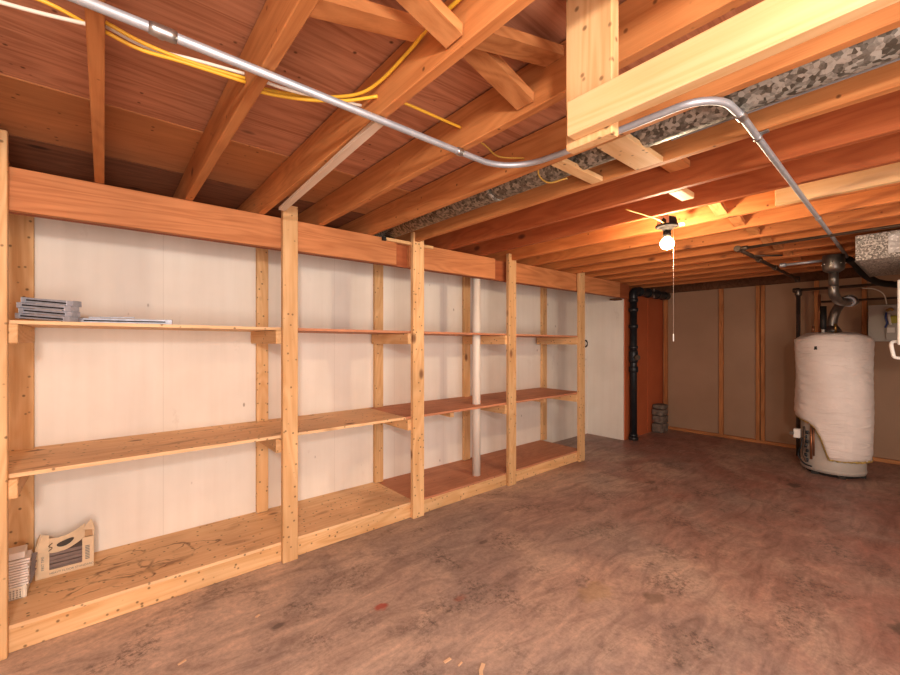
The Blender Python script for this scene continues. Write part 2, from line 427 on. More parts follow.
def text_mesh(name, s, size, mat, parent, origin, xdir, ydir, align='LEFT'):
    cu = bpy.data.curves.new(name, 'FONT'); cu.body = s; cu.size = size; cu.align_x = align; cu.extrude = .0002
    tmp = bpy.data.objects.new('tmp', cu); COL.objects.link(tmp)
    dg = bpy.context.evaluated_depsgraph_get(); me = bpy.data.meshes.new_from_object(tmp.evaluated_get(dg))
    bpy.data.objects.remove(tmp); me.materials.clear(); me.materials.append(M[mat])
    X, Y = Vector(xdir).normalized(), Vector(ydir).normalized(); Z = X.cross(Y)
    off = Vector((0, 0, 0)); r = parent
    while r is not None: off += r.location; r = r.parent
    o0 = Vector(origin)-off
    for v in me.vertices: v.co = o0 + X*v.co.x + Y*v.co.y + Z*v.co.z
    o = bpy.data.objects.new(name, me); COL.objects.link(o); o.parent = parent; return o

H = 2.225          # underside of the joists
CZ = 2.41          # underside of the subfloor
# ------------------------------------------------------------------ the room
stru('floor', 'floor', (-1.9, 7.2, -2.5, 3.7, -.1, 0))
cl = struct(MB().box(-1.9, 7.2, -2.5, 2.2, CZ, CZ+.03, bev=0).done('ceiling', 'plyceil', None, (0, 0, 0)))
struct(MB().box(-1.9, 7.2, 2.2, 2.81, CZ-.004, CZ+.03, bev=.003).done('ceiling', 'plyceil_far', None, (0, 0, 0)))
struct(MB().box(-1.9, 7.2, 2.81, 3.7, CZ-.006, CZ+.03, bev=0).box(-1.9, 7.2, -2.5, 3.7, CZ+.031, CZ+.05, bev=0).done('ceiling', 'plyceil2', None, (0, 0, 0)))  # darker subfloor tone from the beam line to the left wall
stru('wall_left', 'wall_white', (-1.9, 4.66, 3.345, 3.45, 0, H-.005))
stru('wall_left', 'wall_white', (4.66, 5.76, 3.46, 3.56, 0, H-.005), (4.60, 4.66, 3.45, 3.56, 0, H-.005))
stru('wall_left', 'wall_white', (5.74, 5.765, 2.885, 3.46, 0, H-.005))
stru('wall_left', 'wall_orange', (5.766, 7.06, 2.87, 2.95, 0, H-.005))
stru('trim_1', 'wall_orange', (6.49, 6.51, 2.864, 2.872, 0, 2.1), bev=.001)
stru('wall_back', 'wall_brown', (7.065, 7.15, -2.5, 3.0, 0, H-.005))
stru('wall_right', 'wall_plain', (-1.9, 7.2, -2.5, -2.4, 0, CZ))
stru('wall_front', 'wall_plain', (-1.9, -1.8, -2.5, 3.7, 0, CZ))
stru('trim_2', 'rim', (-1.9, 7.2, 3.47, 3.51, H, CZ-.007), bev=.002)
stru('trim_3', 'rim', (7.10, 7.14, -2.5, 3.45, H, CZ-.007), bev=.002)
stru('baseboard_back', 'firY', (7.02, 7.063, -2.4, 2.80, 0.001, .045), bev=.002)

# back wall studs
labels = ['wall stud in the corner beside the terracotta wall', 'narrow wall stud left of the paired studs on the brown wall',
          'left stud of the pair on the brown back wall', 'right stud of the pair on the brown back wall',
          'wall stud just left of the water heater vent', 'wall stud behind the right side of the water heater',
          'wall stud behind the grey control panel']
for (y0, y1), lb in zip(((2.79, 2.85), (2.00, 2.055), (1.556, 1.60), (1.50, 1.545), (.935, .98), (.50, .545), (-.1, -.055)), labels):
    o = MB().box(7.022, 7.063, y0, y1, .046, H-.008).done('wall_stud', 'firZ'); tag(o, 'reddish '+lb, 'stud')
o = MB().box(7.03, 7.063, -.054, .499, 1.78, 1.82).done('wall_blocking', 'firY'); tag(o, 'short horizontal wooden block between studs behind the water heater vent', 'blocking')

# ------------------------------------------------------------------ joists
ordn = ['first', 'second', 'third', 'fourth', 'fifth', 'sixth', 'seventh', 'eighth', 'ninth', 'tenth', 'eleventh', 'twelfth',
        'thirteenth', 'fourteenth', 'fifteenth', 'sixteenth', 'seventeenth', 'eighteenth', 'nineteenth']
JX = {}
extra = {1: ', cable holes near its middle', 2: ', with a white strip nailed underneath', 3: ', just behind the hanging frame', 4: ', conduit running along it',
         5: ', on the far side of the round duct', 7: ', beside the bulb fixture', 8: ', a pale board nailed to its side'}
jidx = 0
for n in range(-1, 18):
    if n == 17: continue
    xr = .39*n+ (.002 if n <= 0 else 0); xl = xr-.038
    JX[n] = (xl, xr)
    mat = 'joist'
    if n in (6, 7): mat = 'joist_red'
    elif n >= 8: mat = 'joist_far'
    o = MB().box(xl, xr, -2.38, 3.465, H+.012, CZ-.008, bev=.003).done('ceiling_joist', mat)
    o.location.z += 0
    tag(o, f'reddish ceiling joist, {ordn[jidx]} counted from the left{extra.get(n, "")}', 'joist', 'ceiling joists')
    jidx += 1
H2 = H+.012

# double-ply support beam
bt = thing('support_beam', 'long two-layer wooden beam along the shelving, carrying the joists', 'beam', (2, 2.78, 2.035))
for x0, x1 in ((-1.7, 1.767), (1.892, 2.90), (3.09, 4.306), (4.42, 5.36)):
    MB().box(x0, x1, 2.737, 2.78, 2.035, H2-.002, bev=.003).done('front_board', 'beamX', bt)
MB().box(-1.7, 5.70, 2.781, 2.824, 2.036, H2-.002, bev=.003).done('rear_board', 'joist_redX', bt)
o = MB().box(5.60, 5.7395, 2.90, 3.02, 2.03, 2.05).done('shim_board', 'rim'); tag(o, 'small dark shim board on top of the white return wall at the beam end', 'shim')

# white strip below joist 2, loose lath on the beam
o = MB().bar((.795, 2.46, 2.205), (.760, 1.29, 2.2255), .034, .014).done('wood_strip', 'white_strip'); tag(o, 'thin whitish wooden strip slanting below the third ceiling joist', 'strip')
o = MB().bar((1.66, 2.734, 2.222), (2.12, 2.734, 2.222), .034, .024).done('lath', 'pineX'); MB().bar((1.632, 2.734, 2.222), (1.659, 2.734, 2.222), .037, .027).done('painted_end', 'rubber', o); tag(o, 'short pale lath wedged behind the third shelving post', 'lath')


# ------------------------------------------------------------------ shelving unit
su = thing('shelving_unit', 'long built-in open wooden shelving with three shelf levels against the cream wall', 'shelving', (2, 2.73, 0))
posts = [(-.41, -.332, 0, CZ-.03), (.876, .973, 0, 2.315), (1.895, 2.005, 0, 2.312), (3.045, 3.155, 0, 2.30), (4.30, 4.41, 0, 2.28)]
PY0, PY1 = 2.69, 2.729
for x0, x1, z0, z1 in posts:
    MB().box(x0, x1, PY0, PY1, z0+.001, z1, bev=.003).done('post', 'pineZ', su)
studs = [(-.45, -.305), (.885, .965), (1.90, 1.985), (3.01, 3.095), (4.40, 4.49)]
for x0, x1 in studs:
    MB().box(x0, x1, 3.300, 3.341, .128, 2.21, bev=.002).done('rear_upright', 'pineZ', su)
for (a, c) in ((-.5, .93), (.931, 1.95), (1.951, 3.1), (3.101, 4.41)):
    MB().box(a, c, 2.731, 2.770, .001, .108, bev=.003).done('kick_board', 'pineX', su)
def shelf(x0, x1, z0, z1, mat, name, yb=3.342, yf=2.732):
    m_ = MB()
    hx, hy, hr = 2.77, 2.868, .044
    if x0 < hx < x1 and z0 > .2:      # cut-out for the plastic pipe
        m_.box(x0, hx-hr, yf, 3.2985, z0, z1, bev=0).box(hx+hr, x1, yf, 3.2985, z0, z1, bev=0)
        m_.box(hx-hr, hx+hr, yf, hy-hr, z0, z1, bev=0).box(hx-hr, hx+hr, hy+hr, 3.2985, z0, z1, bev=0)
    else: m_.box(x0, x1, yf, 3.2985, z0, z1, bev=0)
    xs = x0
    for a, c in studs:
        if c < x0 or a > x1: continue
        if a-.002 > xs: m_.box(xs, a-.002, 3.2985, yb, z0, z1, bev=0)
        xs = c+.002
    if xs < x1: m_.box(xs, x1, 3.2985, yb, z0, z1, bev=0)
    return m_.done(name, mat, su)
def plane_cut(x0, x1): pass
shelf(-.5, 1.93, .109, .127, 'plystain', 'bottom_shelf')
shelf(1.932, 3.13, .109, .127, 'plyred', 'bottom_shelf')
shelf(3.132, 4.40, .109, .127, 'plyred', 'bottom_shelf')
shelf(-.5, 1.85, .803, .822, 'plylight', 'middle_shelf')
shelf(1.852, 4.40, .803, .822, 'plyred', 'middle_shelf')
shelf(-.5, .93, 1.482, 1.499, 'plylight', 'top_shelf')
shelf(.932, 2.6, 1.482, 1.499, 'plyred', 'top_shelf')
shelf(2.602, 4.40, 1.482, 1.499, 'plyred', 'top_shelf')
# cleats between posts and uprights
for zt in (.802, 1.481):
    for i, (x0, x1, _, _) in enumerate(posts):
        if i == 0: a, c = x1+.001-.0, x1+.035
        else: a, c = x0-.036, x0-.001
        if i == 0: a, c = -.362, -.304+.02
        if i == 0: MB().box(-.3310, -.300, 2.70, 3.298, zt-.088, zt, bev=.003).done('cleat', 'pineY', su)
        else: MB().box(a, c, 2.712, 3.298, zt-.088, zt, bev=.003).done('cleat', 'pineY', su)
for o in su.children:      # the top shelf and its cleats climb slightly towards the near end
    if o.name.startswith('top_shelf') or (o.name.startswith('cleat') and min(v.co.z for v in o.data.vertices) > 1.2):
        for v in o.data.vertices: v.co.z += .029*(1-(v.co.x+2+.3)/4.7)
# extra braces seen below the middle shelf
for x in (2.45, 3.85):
    MB().bar((x, 2.86, .765), (x+.03, 3.29, .765), .04, .065).done('cleat', 'pineY', su)

# white plastic pipe through the shelves
pp = MB().tube([(2.77, 2.868, .128), (2.77, 2.868, 2.22)], .040, 24).done('plastic_pipe', 'pvc', None, (2.77, 2.868, .128)); tag(pp, 'white plastic drain pipe standing upright in the middle of the shelving', 'pipe')
hole = None
# hose bib / outlet on the wall right of the last post
ob = thing('cable_clamp', 'small round dark ring fitting on the side of the last shelving post', 'fitting', (4.43, 2.69, 1.365))
m_ = MB(); cc = Vector((4.436, 2.70, 1.405))
m_.tube([cc+Vector((.038*math.cos(a), 0, .038*math.sin(a))) for a in [2*math.pi*k/24 for k in range(24)]]+[cc+Vector((.038, 0, 0))], .009, 8); m_.done('ring', 'soot', ob)
MB().tube([cc+Vector((0, .02, 0)), cc+Vector((0, -.012, 0))], .017, 14).done('plug', 'dial', ob)
MB().box(4.411, 4.425, 2.695, 2.725, 1.38, 1.43).done('bracket', 'vent', ob)

# ------------------------------------------------------------------ items on the top shelf
def channel(x0, y0, x1, y1, z, w=.028, h=.022, label='', tilt=0):
    L = Vector((x1-x0, y1-y0, 0)); r = thing('steel_channel', label, 'metal rail', ((x0+x1)/2, (y0+y1)/2, z), 'steel channels on the top shelf')
    d = L.normalized(); s = Vector((-d.y, d.x, 0)); p, q = Vector((x0, y0, z+tilt)), Vector((x1, y1, z))
    m_ = MB()
    m_.bar(p+Vector((0, 0, h-.0015)), q+Vector((0, 0, h-.0015)), w, .003, bev=.0005)
    for k in (-1, 1): m_.bar(p+s*k*(w/2-.0012)+Vector((0, 0, h/2)), q+s*k*(w/2-.0012)+Vector((0, 0, h/2)), .0024, h-.004, bev=.0004)
    m_.bar(p+Vector((0, 0, .0035)), q+Vector((0, 0, .0035)), w*.45, .004, bev=.0004)
    m_.done('rail', 'steel_rail', r)
    g = -s*(w/2+.0006)+Vector((0, 0, h*.5))
    MB().bar(p+d*.022+g, q-d*.032+g, .0012, h*.28, bev=0).done('groove_shade', 'rubber', r)  # black strip laid on the side, painted shade for the channel opening
    MB().bar(p+Vector((0, 0, h*.5)), p+d*.02+Vector((0, 0, h*.5)), w*1.08, h*1.05, bev=.001).done('end_cap', 'steel_rail', r)
    MB().bar(q-d*.03+Vector((0, 0, h*.5)), q+Vector((0, 0, h*.5)), w*1.08, h*1.05, bev=.001).done('end_cap', 'steel_rail', r)
    MB().bar(q-d*.05+Vector((0, 0, .002)), q-d*.01+Vector((0, 0, .002)), w*.5, .003, bev=0).done('slide', 'rubber', r)
    return r
zs = 1.5285
names = ['lowest', 'second from bottom', 'third from bottom', 'topmost']
for i, (dx, dy) in enumerate(((0, 0), (.012, .004), (.006, -.004), (.02, .006))):
    channel(-.318+dx, 2.93+dy, -.115+dx*.6, 2.80+dy, zs+i*.0265, .05, .025, f'grey steel channel rail in the stack behind the first post, {names[i]} one', tilt=.016)
channel(-.10, 2.93, .305, 2.872, zs, .05, .026, 'long grey steel channel rail lying right of the rail stack on the top shelf')
MB2 = MB().bar((-.06, 2.90, zs+.03), (.13, 2.874, zs+.034), .012, .006).done('loose_strip', 'steel_rail'); tag(MB2, 'thin grey metal strip lying on the long channel rail', 'strip')

# ------------------------------------------------------------------ items on the bottom shelf
bs = .1275
bx = thing('cardboard_box', 'torn cream cardboard carton with a cut-out window and curved handle top', 'box', (-.165, 3.22, bs))
x0, x1, y0, y1 = -.285, -.045, 3.150, 3.29
th = .004; hf = .145
m_ = MB()
m_.box(x0, x1, y0, y0+th, bs, bs+.038, bev=0).box(x0, x0+.055, y0, y0+th, bs+.038, bs+hf, bev=0)
m_.box(x1-.05, x1, y0, y0+th, bs+.038, bs+hf+.03, bev=0)
fp = m_.done('front_panel', 'card', bx)
MB().box(x0, x1, y1-th, y1, bs, bs+.16, bev=0).box(x0, x0+th, y0+th, y1-th, bs, bs+.15, bev=0).box(x1-th, x1, y0+th, y1-th, bs, bs+.19, bev=0).box(x0, x1, y0, y1, bs, bs+.003, bev=0).done('body', 'card', bx)
# concave handle panel
m_ = MB(); n = 12
for k in range(n):
    def P(u, v):
        x = x0+.02+(x1-x0-.06)*u; sag = .032*math.sin(math.pi*u) ; zz = bs+hf+(.034*u) + v*.062 - sag*(1-.1*v)
        return (x, y0+.002+v*.045, zz)
    a = P(k/n, 0); b_ = P((k+1)/n, 0); c_ = P((k+1)/n, 1); d_ = P(k/n, 1)
    m_.quad(a, b_, c_, d_)
hp = m_.done('handle_panel', 'card', bx)
sd = hp.modifiers.new('s', 'SOLIDIFY'); sd.thickness = .004
m_ = MB()
for k in range(20):
    a0 = 2*math.pi*k/20; a1 = 2*math.pi*(k+1)/20
    def Q(a, r=1):
        u = .55+.20*math.cos(a)*r; v = .50+.20*math.sin(a)*r
        x = x0+.02+(x1-x0-.06)*u; sag = .032*math.sin(math.pi*u)
        return (x, y0+.002+v*.045-.007, bs+hf+.034*u+v*.062-sag*(1-.1*v)+.001)
    m_.quad(Q(0, 0), Q(a0), Q(a1), Q((a0+a1)/2, .99)) if False else m_.bm.faces.new([m_.bm.verts.new(Vector(p)) for p in (Q(0, 0), Q(a0), Q(a1))])
m_.done('handle_slot', 'print_dark', hp)
# torn gables
def tri(ptsa, name, mat):
    m_ = MB(); m_.bm.faces.new([m_.bm.verts.new(Vector(p)) for p in ptsa]); o = m_.done(name, mat, bx); s_ = o.modifiers.new('s', 'SOLIDIFY'); s_.thickness = .004; return o
tri([(x0, y0, bs+hf), (x0+.055, y0, bs+hf), (x0+.05, y0+.05, bs+hf+.07), (x0+.02, y0+.06, bs+hf+.075)], 'side_flap', 'card')
tri([(x0, y0, bs+hf), (x0+.02, y0+.055, bs+hf+.085), (x0, y0+.09, bs+hf+.04)], 'side_flap', 'card')
tri([(x1-.05, y0+.01, bs+hf+.03), (x1, y0+.01, bs+hf+.03), (x1-.005, y0+.05, bs+hf+.085), (x1-.045, y0+.05, bs+hf+.075)], 'side_flap', 'card_in')
tri([(x1-.052, y0+.02, bs+hf+.07), (x1+.004, y0+.01, bs+hf+.062), (x1-.012, y0+.045, bs+hf+.115)], 'side_flap', 'card')
tri([(x1, y0, bs+hf+.03), (x1+.004, y0+.01, bs+hf+.065), (x1-.01, y0+.045, bs+hf+.115), (x1+.002, y0+.09, bs+hf+.05)], 'side_flap', 'card')
text_mesh('lettering', 'HEAVY FLOOR STANDARD', .0152, 'print', fp, (x0+.055, y0-.0006, bs+.014), (1, 0, 0), (0, 0, 1))
text_mesh('lettering', 'FIRST TIME', .016, 'print', fp, (x0+.034, y0-.0006, bs+.045), (0, 0, 1), (-1, 0, 0))
m_ = MB()
for k in range(9): m_.box(x1-.037, x1-.018, y0-.0008, y0-.0001, bs+.05+k*.009, bs+.055+k*.009, bev=0)
m_.done('printed_block', 'print', fp)
m_ = MB().tube(smoothpath([(x0+.052, y0-.002, bs+hf+.0), (x0+.066, y0+.004, bs+hf+.012), (x0+.052, y0+.010, bs+hf+.022), (x0+.066, y0+.018, bs+hf+.035)]), .0018, 6).done('printed_mark', 'print_dark', hp)
for k in range(6):
    tz = bs+.004+k*.021
    o = MB().box(x0+.008, x1-.008, y0+.008+.004*(k % 2), y1-.012, tz, tz+.019, bev=.002).done('floor_tile', 'tile')
    tag(o, 'grey brown flat slab stacked inside the torn cardboard carton', 'tile', 'slabs inside the carton')

# basket with sheets
bk = thing('plastic_basket', 'small white lattice basket on the bottom shelf beside the first post', 'basket', (-.37, 3.08, bs))
bx0, bx1, by0, by1, bz1 = -.45, -.302, 2.985, 3.16, bs+.062
m_ = MB().box(bx0, bx1, by0, by1, bs, bs+.004, bev=0)
for z in (bs+.001, bz1-.008):
    m_.box(bx0, bx1, by0, by0+.004, z, z+.008, bev=0).box(bx0, bx1, by1-.004, by1, z, z+.008, bev=0).box(bx0, bx0+.004, by0, by1, z, z+.008, bev=0).box(bx1-.004, bx1, by0, by1, z, z+.008, bev=0)
for k in range(4): 
    z = bs+.014+k*.012
    m_.box(bx0, bx1, by0+.0005, by0+.0035, z, z+.0045, bev=0).box(bx1-.0035, bx1-.0005, by0, by1, z, z+.0045, bev=0).box(bx0, bx1, by1-.0035, by1-.0005, z, z+.0045, bev=0)
for k in range(13):
    x = bx0+.004+k*(bx1-bx0-.008)/12
    m_.box(x-.0025, x+.0025, by0+.0006, by0+.0034, bs, bz1, bev=0).box(x-.0025, x+.0025, by1-.0034, by1-.0006, bs, bz1, bev=0)
for k in range(14):
    y = by0+.004+k*(by1-by0-.008)/13
    m_.box(bx1-.0034, bx1-.0006, y-.0025, y+.0025, bs, bz1, bev=0)
m_.done('lattice', 'basket', bk)
MB().box(bx1-.016, bx1+.002, by0-.002, by0+.016, bs, bz1+.002, bev=.004).done('corner_post', 'basket', bk)
rn = random.Random(3)
z = bs+.008; k = 0
while z < bs+.165:
    dy = .0 + .05*max(0, (k-5)/8); rx = rn.uniform(-.004, .004)
    h_ = .011
    a = Matrix.Rotation(math.radians(rn.uniform(-2, 2)), 3, 'Z')
    if z < bz1: xx1, yy0 = bx1-.009, by0+.012
    else: xx1, yy0 = bx1+.004+rx, by0+.005+dy
    o = MB().box(bx0+.007, xx1, yy0, by1-.012+dy*.3, z, z+h_-.0015, bev=.001, rot=None if z < bz1 else a).done('paper_bundle', 'paper')
    tag(o, 'white bundle of sheets in the stack rising from the white basket', 'paper', 'white sheet bundles in the basket')
    z += h_; k += 1
o = MB().box(-.45, -.315, 3.06, 3.16, z+.001, z+.035, bev=.002).done('small_carton', 'paper'); tag(o, 'flat grey white carton lying on top of the sheet stack', 'box')
m_ = MB()
for q in range(6):
    m_.bar((-.300, 3.03+.012*q, bs+.05+q*.015), (-.287+.004*(q % 2), 3.06+.012*q, bs+.085+q*.016), .02, .004)
o = m_.done('torn_wrapper', 'tile'); tag(o, 'crumpled dark wrapper between the sheet stack and the carton', 'wrapper')

# ------------------------------------------------------------------ insulation over the wall
def ins(x0, x1, z1, mat, label, sd_, y=3.36):
    o = MB().blob(((x0+x1)/2, y, (H+z1)/2), ((x1-x0)/2*.8, .06, (z1-H)/2*.9), sd_, .12).done('insulation_batt', mat); tag(o, label, 'insulation')
ins(-.36, -.06, H+.15, 'grey_ins', 'grey foil insulation scrap behind the beam at the far left', 1)
ins(.02, .33, H+.125, 'grey_ins', 'grey insulation scrap in the second joist bay behind the beam', 2)
ins(.42, .72, H+.15, 'pink', 'pink insulation peeking over the beam in the third joist bay', 3)
ins(.79, .93, H+.16, 'pink', 'red pink insulation behind the second shelving post', 4)
ins(.96, 1.10, H+.15, 'grey_ins', 'pale insulation scrap right of the second shelving post', 5)
for i, n in enumerate((3, 4, 5, 6)):
    ins(JX[n][1]+.03, JX[n+1][0]-.03, H+.13, 'pink' if i % 2 else 'grey_ins', f'insulation in the {ordn[n+2]} joist bay behind the beam', 10+i)

# ------------------------------------------------------------------ bridging between joists
def bridge(n, y, lowend='R', dy=.05, w=.032, h=.062, m_='firX', lab=''):
    a, c = JX[n][1]+.003, JX[n+1][0]-.003
    zl, zh = H2+.035, CZ-.045
    # one brace low on the right, the other low on the left, side by side
    for q, (za, zb) in enumerate(((zh, zl), (zl, zh))):
        yy = y + (dy if q == 0 else -dy)
        # board: thin side along y
        d = MB(); d.bar((a, yy, za), (c, yy, zb), h, w, up=(0, 0, 1), bev=.002)
        # trim ends vertical by clamping
        for v in d.bm.verts: v.co.x = min(max(v.co.x, a), c); v.co.z = min(max(v.co.z, H2+.002), CZ-.009)
        o = d.done('bridging_brace', m_)
        side = 'falling towards the water heater' if q == 0 else 'rising towards the water heater'
        tag(o, f'diagonal cross brace in the {ordn[n+1]} gap between joists, {side}', 'brace', 'diagonal braces between the joists')
bridge(1, .92, dy=-.07, h=.065)
bridge(2, .86, dy=.06, h=.07)
for n in range(7, 16): bridge(n, .85, dy=.035)
o = MB().box(JX[4][1]+.002, JX[5][0]-.002, .775, .90, H2-.002, H2+.022).done('flat_block', 'pineX'); tag(o, 'wide flat wooden block under the round duct, nearer the hanging frame', 'block')
o = MB().box(JX[4][1]+.002, JX[5][0]-.002, 1.065, 1.125, H2-.002, H2+.022).done('flat_block', 'pineX'); tag(o, 'narrow flat wooden block under the round duct, nearer the shelves', 'block')
o = MB().box(JX[5][1]+.003, JX[6][0]-.003, .80, .90, H2+.09, H2+.125).done('flat_block', 'firX'); tag(o, 'dark wooden block high in the joist gap just right of the round duct', 'block')
o = MB().box(JX[6][1]+.002, JX[6][1]+.19, .86, .925, H2-.002, H2+.03).done('flat_block', 'pineX'); tag(o, 'small brightly lit wooden block near the bulb fixture', 'block')
o = MB().box(JX[8][0]-.041, JX[8][0]-.003, -2.3, .60, H2, H2+.095, bev=.003).done('sister_board', 'pale'); tag(o, 'pale fresh board nailed along a joist above the conduit', 'board')

# hanging frame near the camera
hf_ = thing('hanging_frame', 'pale wooden frame hanging from the subfloor, upright with a long crossbar', 'frame', (.97, .57, 1.95))
MB().box(.953, .989, .508, .640, 1.945, CZ-.0005, bev=.003).done('upright', 'pineZ', hf_)
MB().box(.915, .952, -.75, .612, 1.962, 2.052, bev=.003).done('crossbar', 'pale', hf_)
MB().box(.953, .989, -.72, -.58, 1.945, CZ-.0005, bev=.003).done('upright', 'pineZ', hf_)

# ------------------------------------------------------------------ round duct
rd = thing('round_duct', 'mottled galvanised round duct running between two joists', 'duct', (1.725, .5, 2.32))
y = 3.2; cy = -2.2
MB().tube([(1.722, -2.3, 2.322), (1.722, 3.25, 2.322)], .079, 28).done('pipe', 'duct_round', rd)
for yy in (-.6, 1.6):
    MB().tube([(1.722, yy, 2.322), (1.722, yy+.05, 2.322)], .082, 28).done('joint_band', 'duct_round', rd)
MB().box(1.80, 1.808, -.2, .70, 2.268, 2.272, bev=0).done('seam_flange', 'conduit', rd)

# ------------------------------------------------------------------ conduit
cd = thing('electrical_conduit', 'long thin galvanised electrical conduit bending across the ceiling', 'conduit', (1.46, .9, H2-.015))
zc = H2-.016
path = [(-1.75, 1.272, zc), (1.12, 1.272, zc)] + [(1.255+.205*math.cos(a), 1.067+.205*math.sin(a), zc) for a in [math.radians(90-6-90*k/10) for k in range(0, 10)]] + \
       [(1.468, 1.0, zc), (1.476, .64, zc)]
path += [(1.476+.13-.13*math.cos(a), .56-.125*math.sin(a), zc-.001) for a in [math.radians(5+80*k/8) for k in range(9)]]
path += [(1.68, .432, zc), (1.75, .431, zc), (5.1, .502, zc), (5.35, .51, zc)]
MB().tube(path, .0125, 14).done('tube', 'conduit', cd)
def ring(p, d, r, L, name='coupling', mat='fitting', par=None):
    p = Vector(p); d = Vector(d).normalized(); MB().tube([p-d*L/2, p-d*L*.3, p+d*L*.3, p+d*L/2], [r*.9, r, r, r*.9], 14).done(name, mat, par)
ring((.115, 1.272, zc), (1, 0, 0), .0165, .06, par=cd)
MB().box(.105, .12, 1.283, 1.296, zc-.008, zc+.008).done('set_screw', 'fitting', cd)
ring((1.13, 1.272, zc), (1, 0, 0), .0165, .03, par=cd)
ring((1.476, .86, zc), (0, 1, 0), .0165, .05, par=cd)
ring((1.70, .431, zc), (1, 0, 0), .0175, .05, par=cd)
ring((1.93, .435, zc), (1, 0, 0), .0165, .02, 'strap', par=cd)
MB().bar((1.93, .44, zc+.008), (1.93, .40, zc+.012), .018, .004).done('strap', 'fitting', cd)
ring((3.5, .468, zc), (1, 0, 0), .0165, .03, par=cd)
# cables
def cable(pts, mat, label, r=.0055):
    o = MB().tube(smoothpath(pts, 7), r, 8).done('cable', mat); tag(o, label, 'cable')
cable([(-.351, 1.56, 2.35), (-.20, 1.53, 2.335), (-.11, 1.52, 2.33), (-.0375, 1.54, 2.325)], 'nmy', 'yellow cable entering the second joist at the upper left')
cable([(-.351, 1.59, 2.31), (-.205, 1.561, 2.31), (-.131, 1.544, 2.31), (-.0375, 1.515, 2.31)], 'nmw', 'white cable at the top left corner')
cable([(.003, 1.456, 2.30), (.09, 1.465, 2.288), (.20, 1.465, 2.285), (.3515, 1.45, 2.29)], 'nmy', 'yellow cable sagging between the second and third joists')
cable([(.003, 1.475, 2.285), (.08, 1.48, 2.275), (.18, 1.455, 2.27), (.3515, 1.445, 2.275)], 'nmy', 'second lower yellow cable between the second and third joists')
cable([(.003, 1.49, 2.31), (.10, 1.50, 2.30), (.22, 1.47, 2.30), (.3515, 1.46, 2.31)], 'nmw', 'white cable behind the yellow ones between the second and third joists')
cable([(.387, 1.53, 2.32), (.49, 1.49, 2.315), (.595, 1.42, 2.31), (.69, 1.33, 2.315), (.728, 1.23, 2.33), (.728, 1.05, 2.34), (.724, .94, 2.35), (.728, .82, 2.35), (.73, .70, 2.37), (.72, .55, 2.385)], 'nmy', 'yellow cable rising along the fourth joist', .006)
cable([(.387, 1.50, 2.29), (.46, 1.47, 2.285), (.56, 1.42, 2.285), (.66, 1.35, 2.29), (.7405, 1.27, 2.30)], 'nmy', 'yellow cable end entering the fourth joist', .006)
cable([(.387, 1.46, 2.31), (.47, 1.44, 2.30), (.55, 1.42, 2.30), (.64, 1.40, 2.31), (.7405, 1.39, 2.32)], 'nmw', 'white cable end beside the yellow cables at the fourth joist')
cable([(.782, 1.30, 2.335), (.88, 1.27, 2.32), (1.02, 1.265, 2.318), (1.131, 1.265, 2.32)], 'nmy', 'short yellow cable span between the fourth and fifth joists')
cable([(1.172, 1.27, 2.315), (1.29, 1.275, 2.295), (1.40, 1.30, 2.29), (1.521, 1.25, 2.30)], 'nmo', 'thin ochre cable sagging between the fifth and sixth joists', .004)
cable([(1.562, 1.20, 2.255), (1.60, 1.22, 2.225), (1.68, 1.22, 2.215), (1.74, 1.16, 2.235)], 'nmo', 'short ochre cable loop below the round duct', .004)

# ------------------------------------------------------------------ bulb fixture
bf = thing('ceiling_lamp', 'bare lit bulb in a dark round fixture under the joists', 'lamp', (2.85, 1.133, 2.2))
bc = Vector((2.85, 1.133, 2.085))
MB().lathe((bc.x, bc.y, 0), [(.052, 2.25), (.062, 2.225), (.062, 2.195), (.040, 2.178), (.024, 2.165)], 8).done('junction_box', 'soot', bf)
MB().lathe((bc.x, bc.y, 0), [(.060, 2.203), (.070, 2.200), (.070, 2.190), (.058, 2.187)], 24).done('mounting_ring', 'soot', bf)
sk = MB().lathe((bc.x, bc.y, 0), [(.024, 2.168), (.022, 2.150), (.026, 2.147), (.024, 2.125), (.018, 2.118)], 20).done('socket', 'soot', bf)
MB().lathe((bc.x, bc.y, bc.z), [(.014, .040), (.020, .030), (.034, .016), (.041, .0), (.0405, -.012), (.033, -.029), (.020, -.040), (.004, -.044)], 24).done('bulb', 'bulb', sk)
MB().box(2.795, 2.80, 1.10, 1.17, 2.19, H2+.06).done('bracket', 'fitting', bf)
pc = MB().tube([(2.88, 1.105, 2.175), (2.88, 1.105, 1.48)], .0006, 5).done('pull_chain', 'cord', bf)
MB().lathe((2.88, 1.105, 1.43), [(.002, .05), (.004, .04), (.004, .005), (.002, 0)], 8).done('chain_pull', 'white', pc)
cable([(2.42, 1.20, H2-.004), (2.55, 1.18, H2-.006), (2.70, 1.14, H2-.02), (2.80, 1.125, 2.20)], 'nmo', 'thin pale cable running to the bulb fixture', .0045)
o = MB().blob((2.985, 1.09, 2.225), (.018, .018, .010), 5, .2, 2).done('ceramic_insulator', 'white'); tag(o, 'small white insulator on the joist beside the bulb fixture', 'insulator')

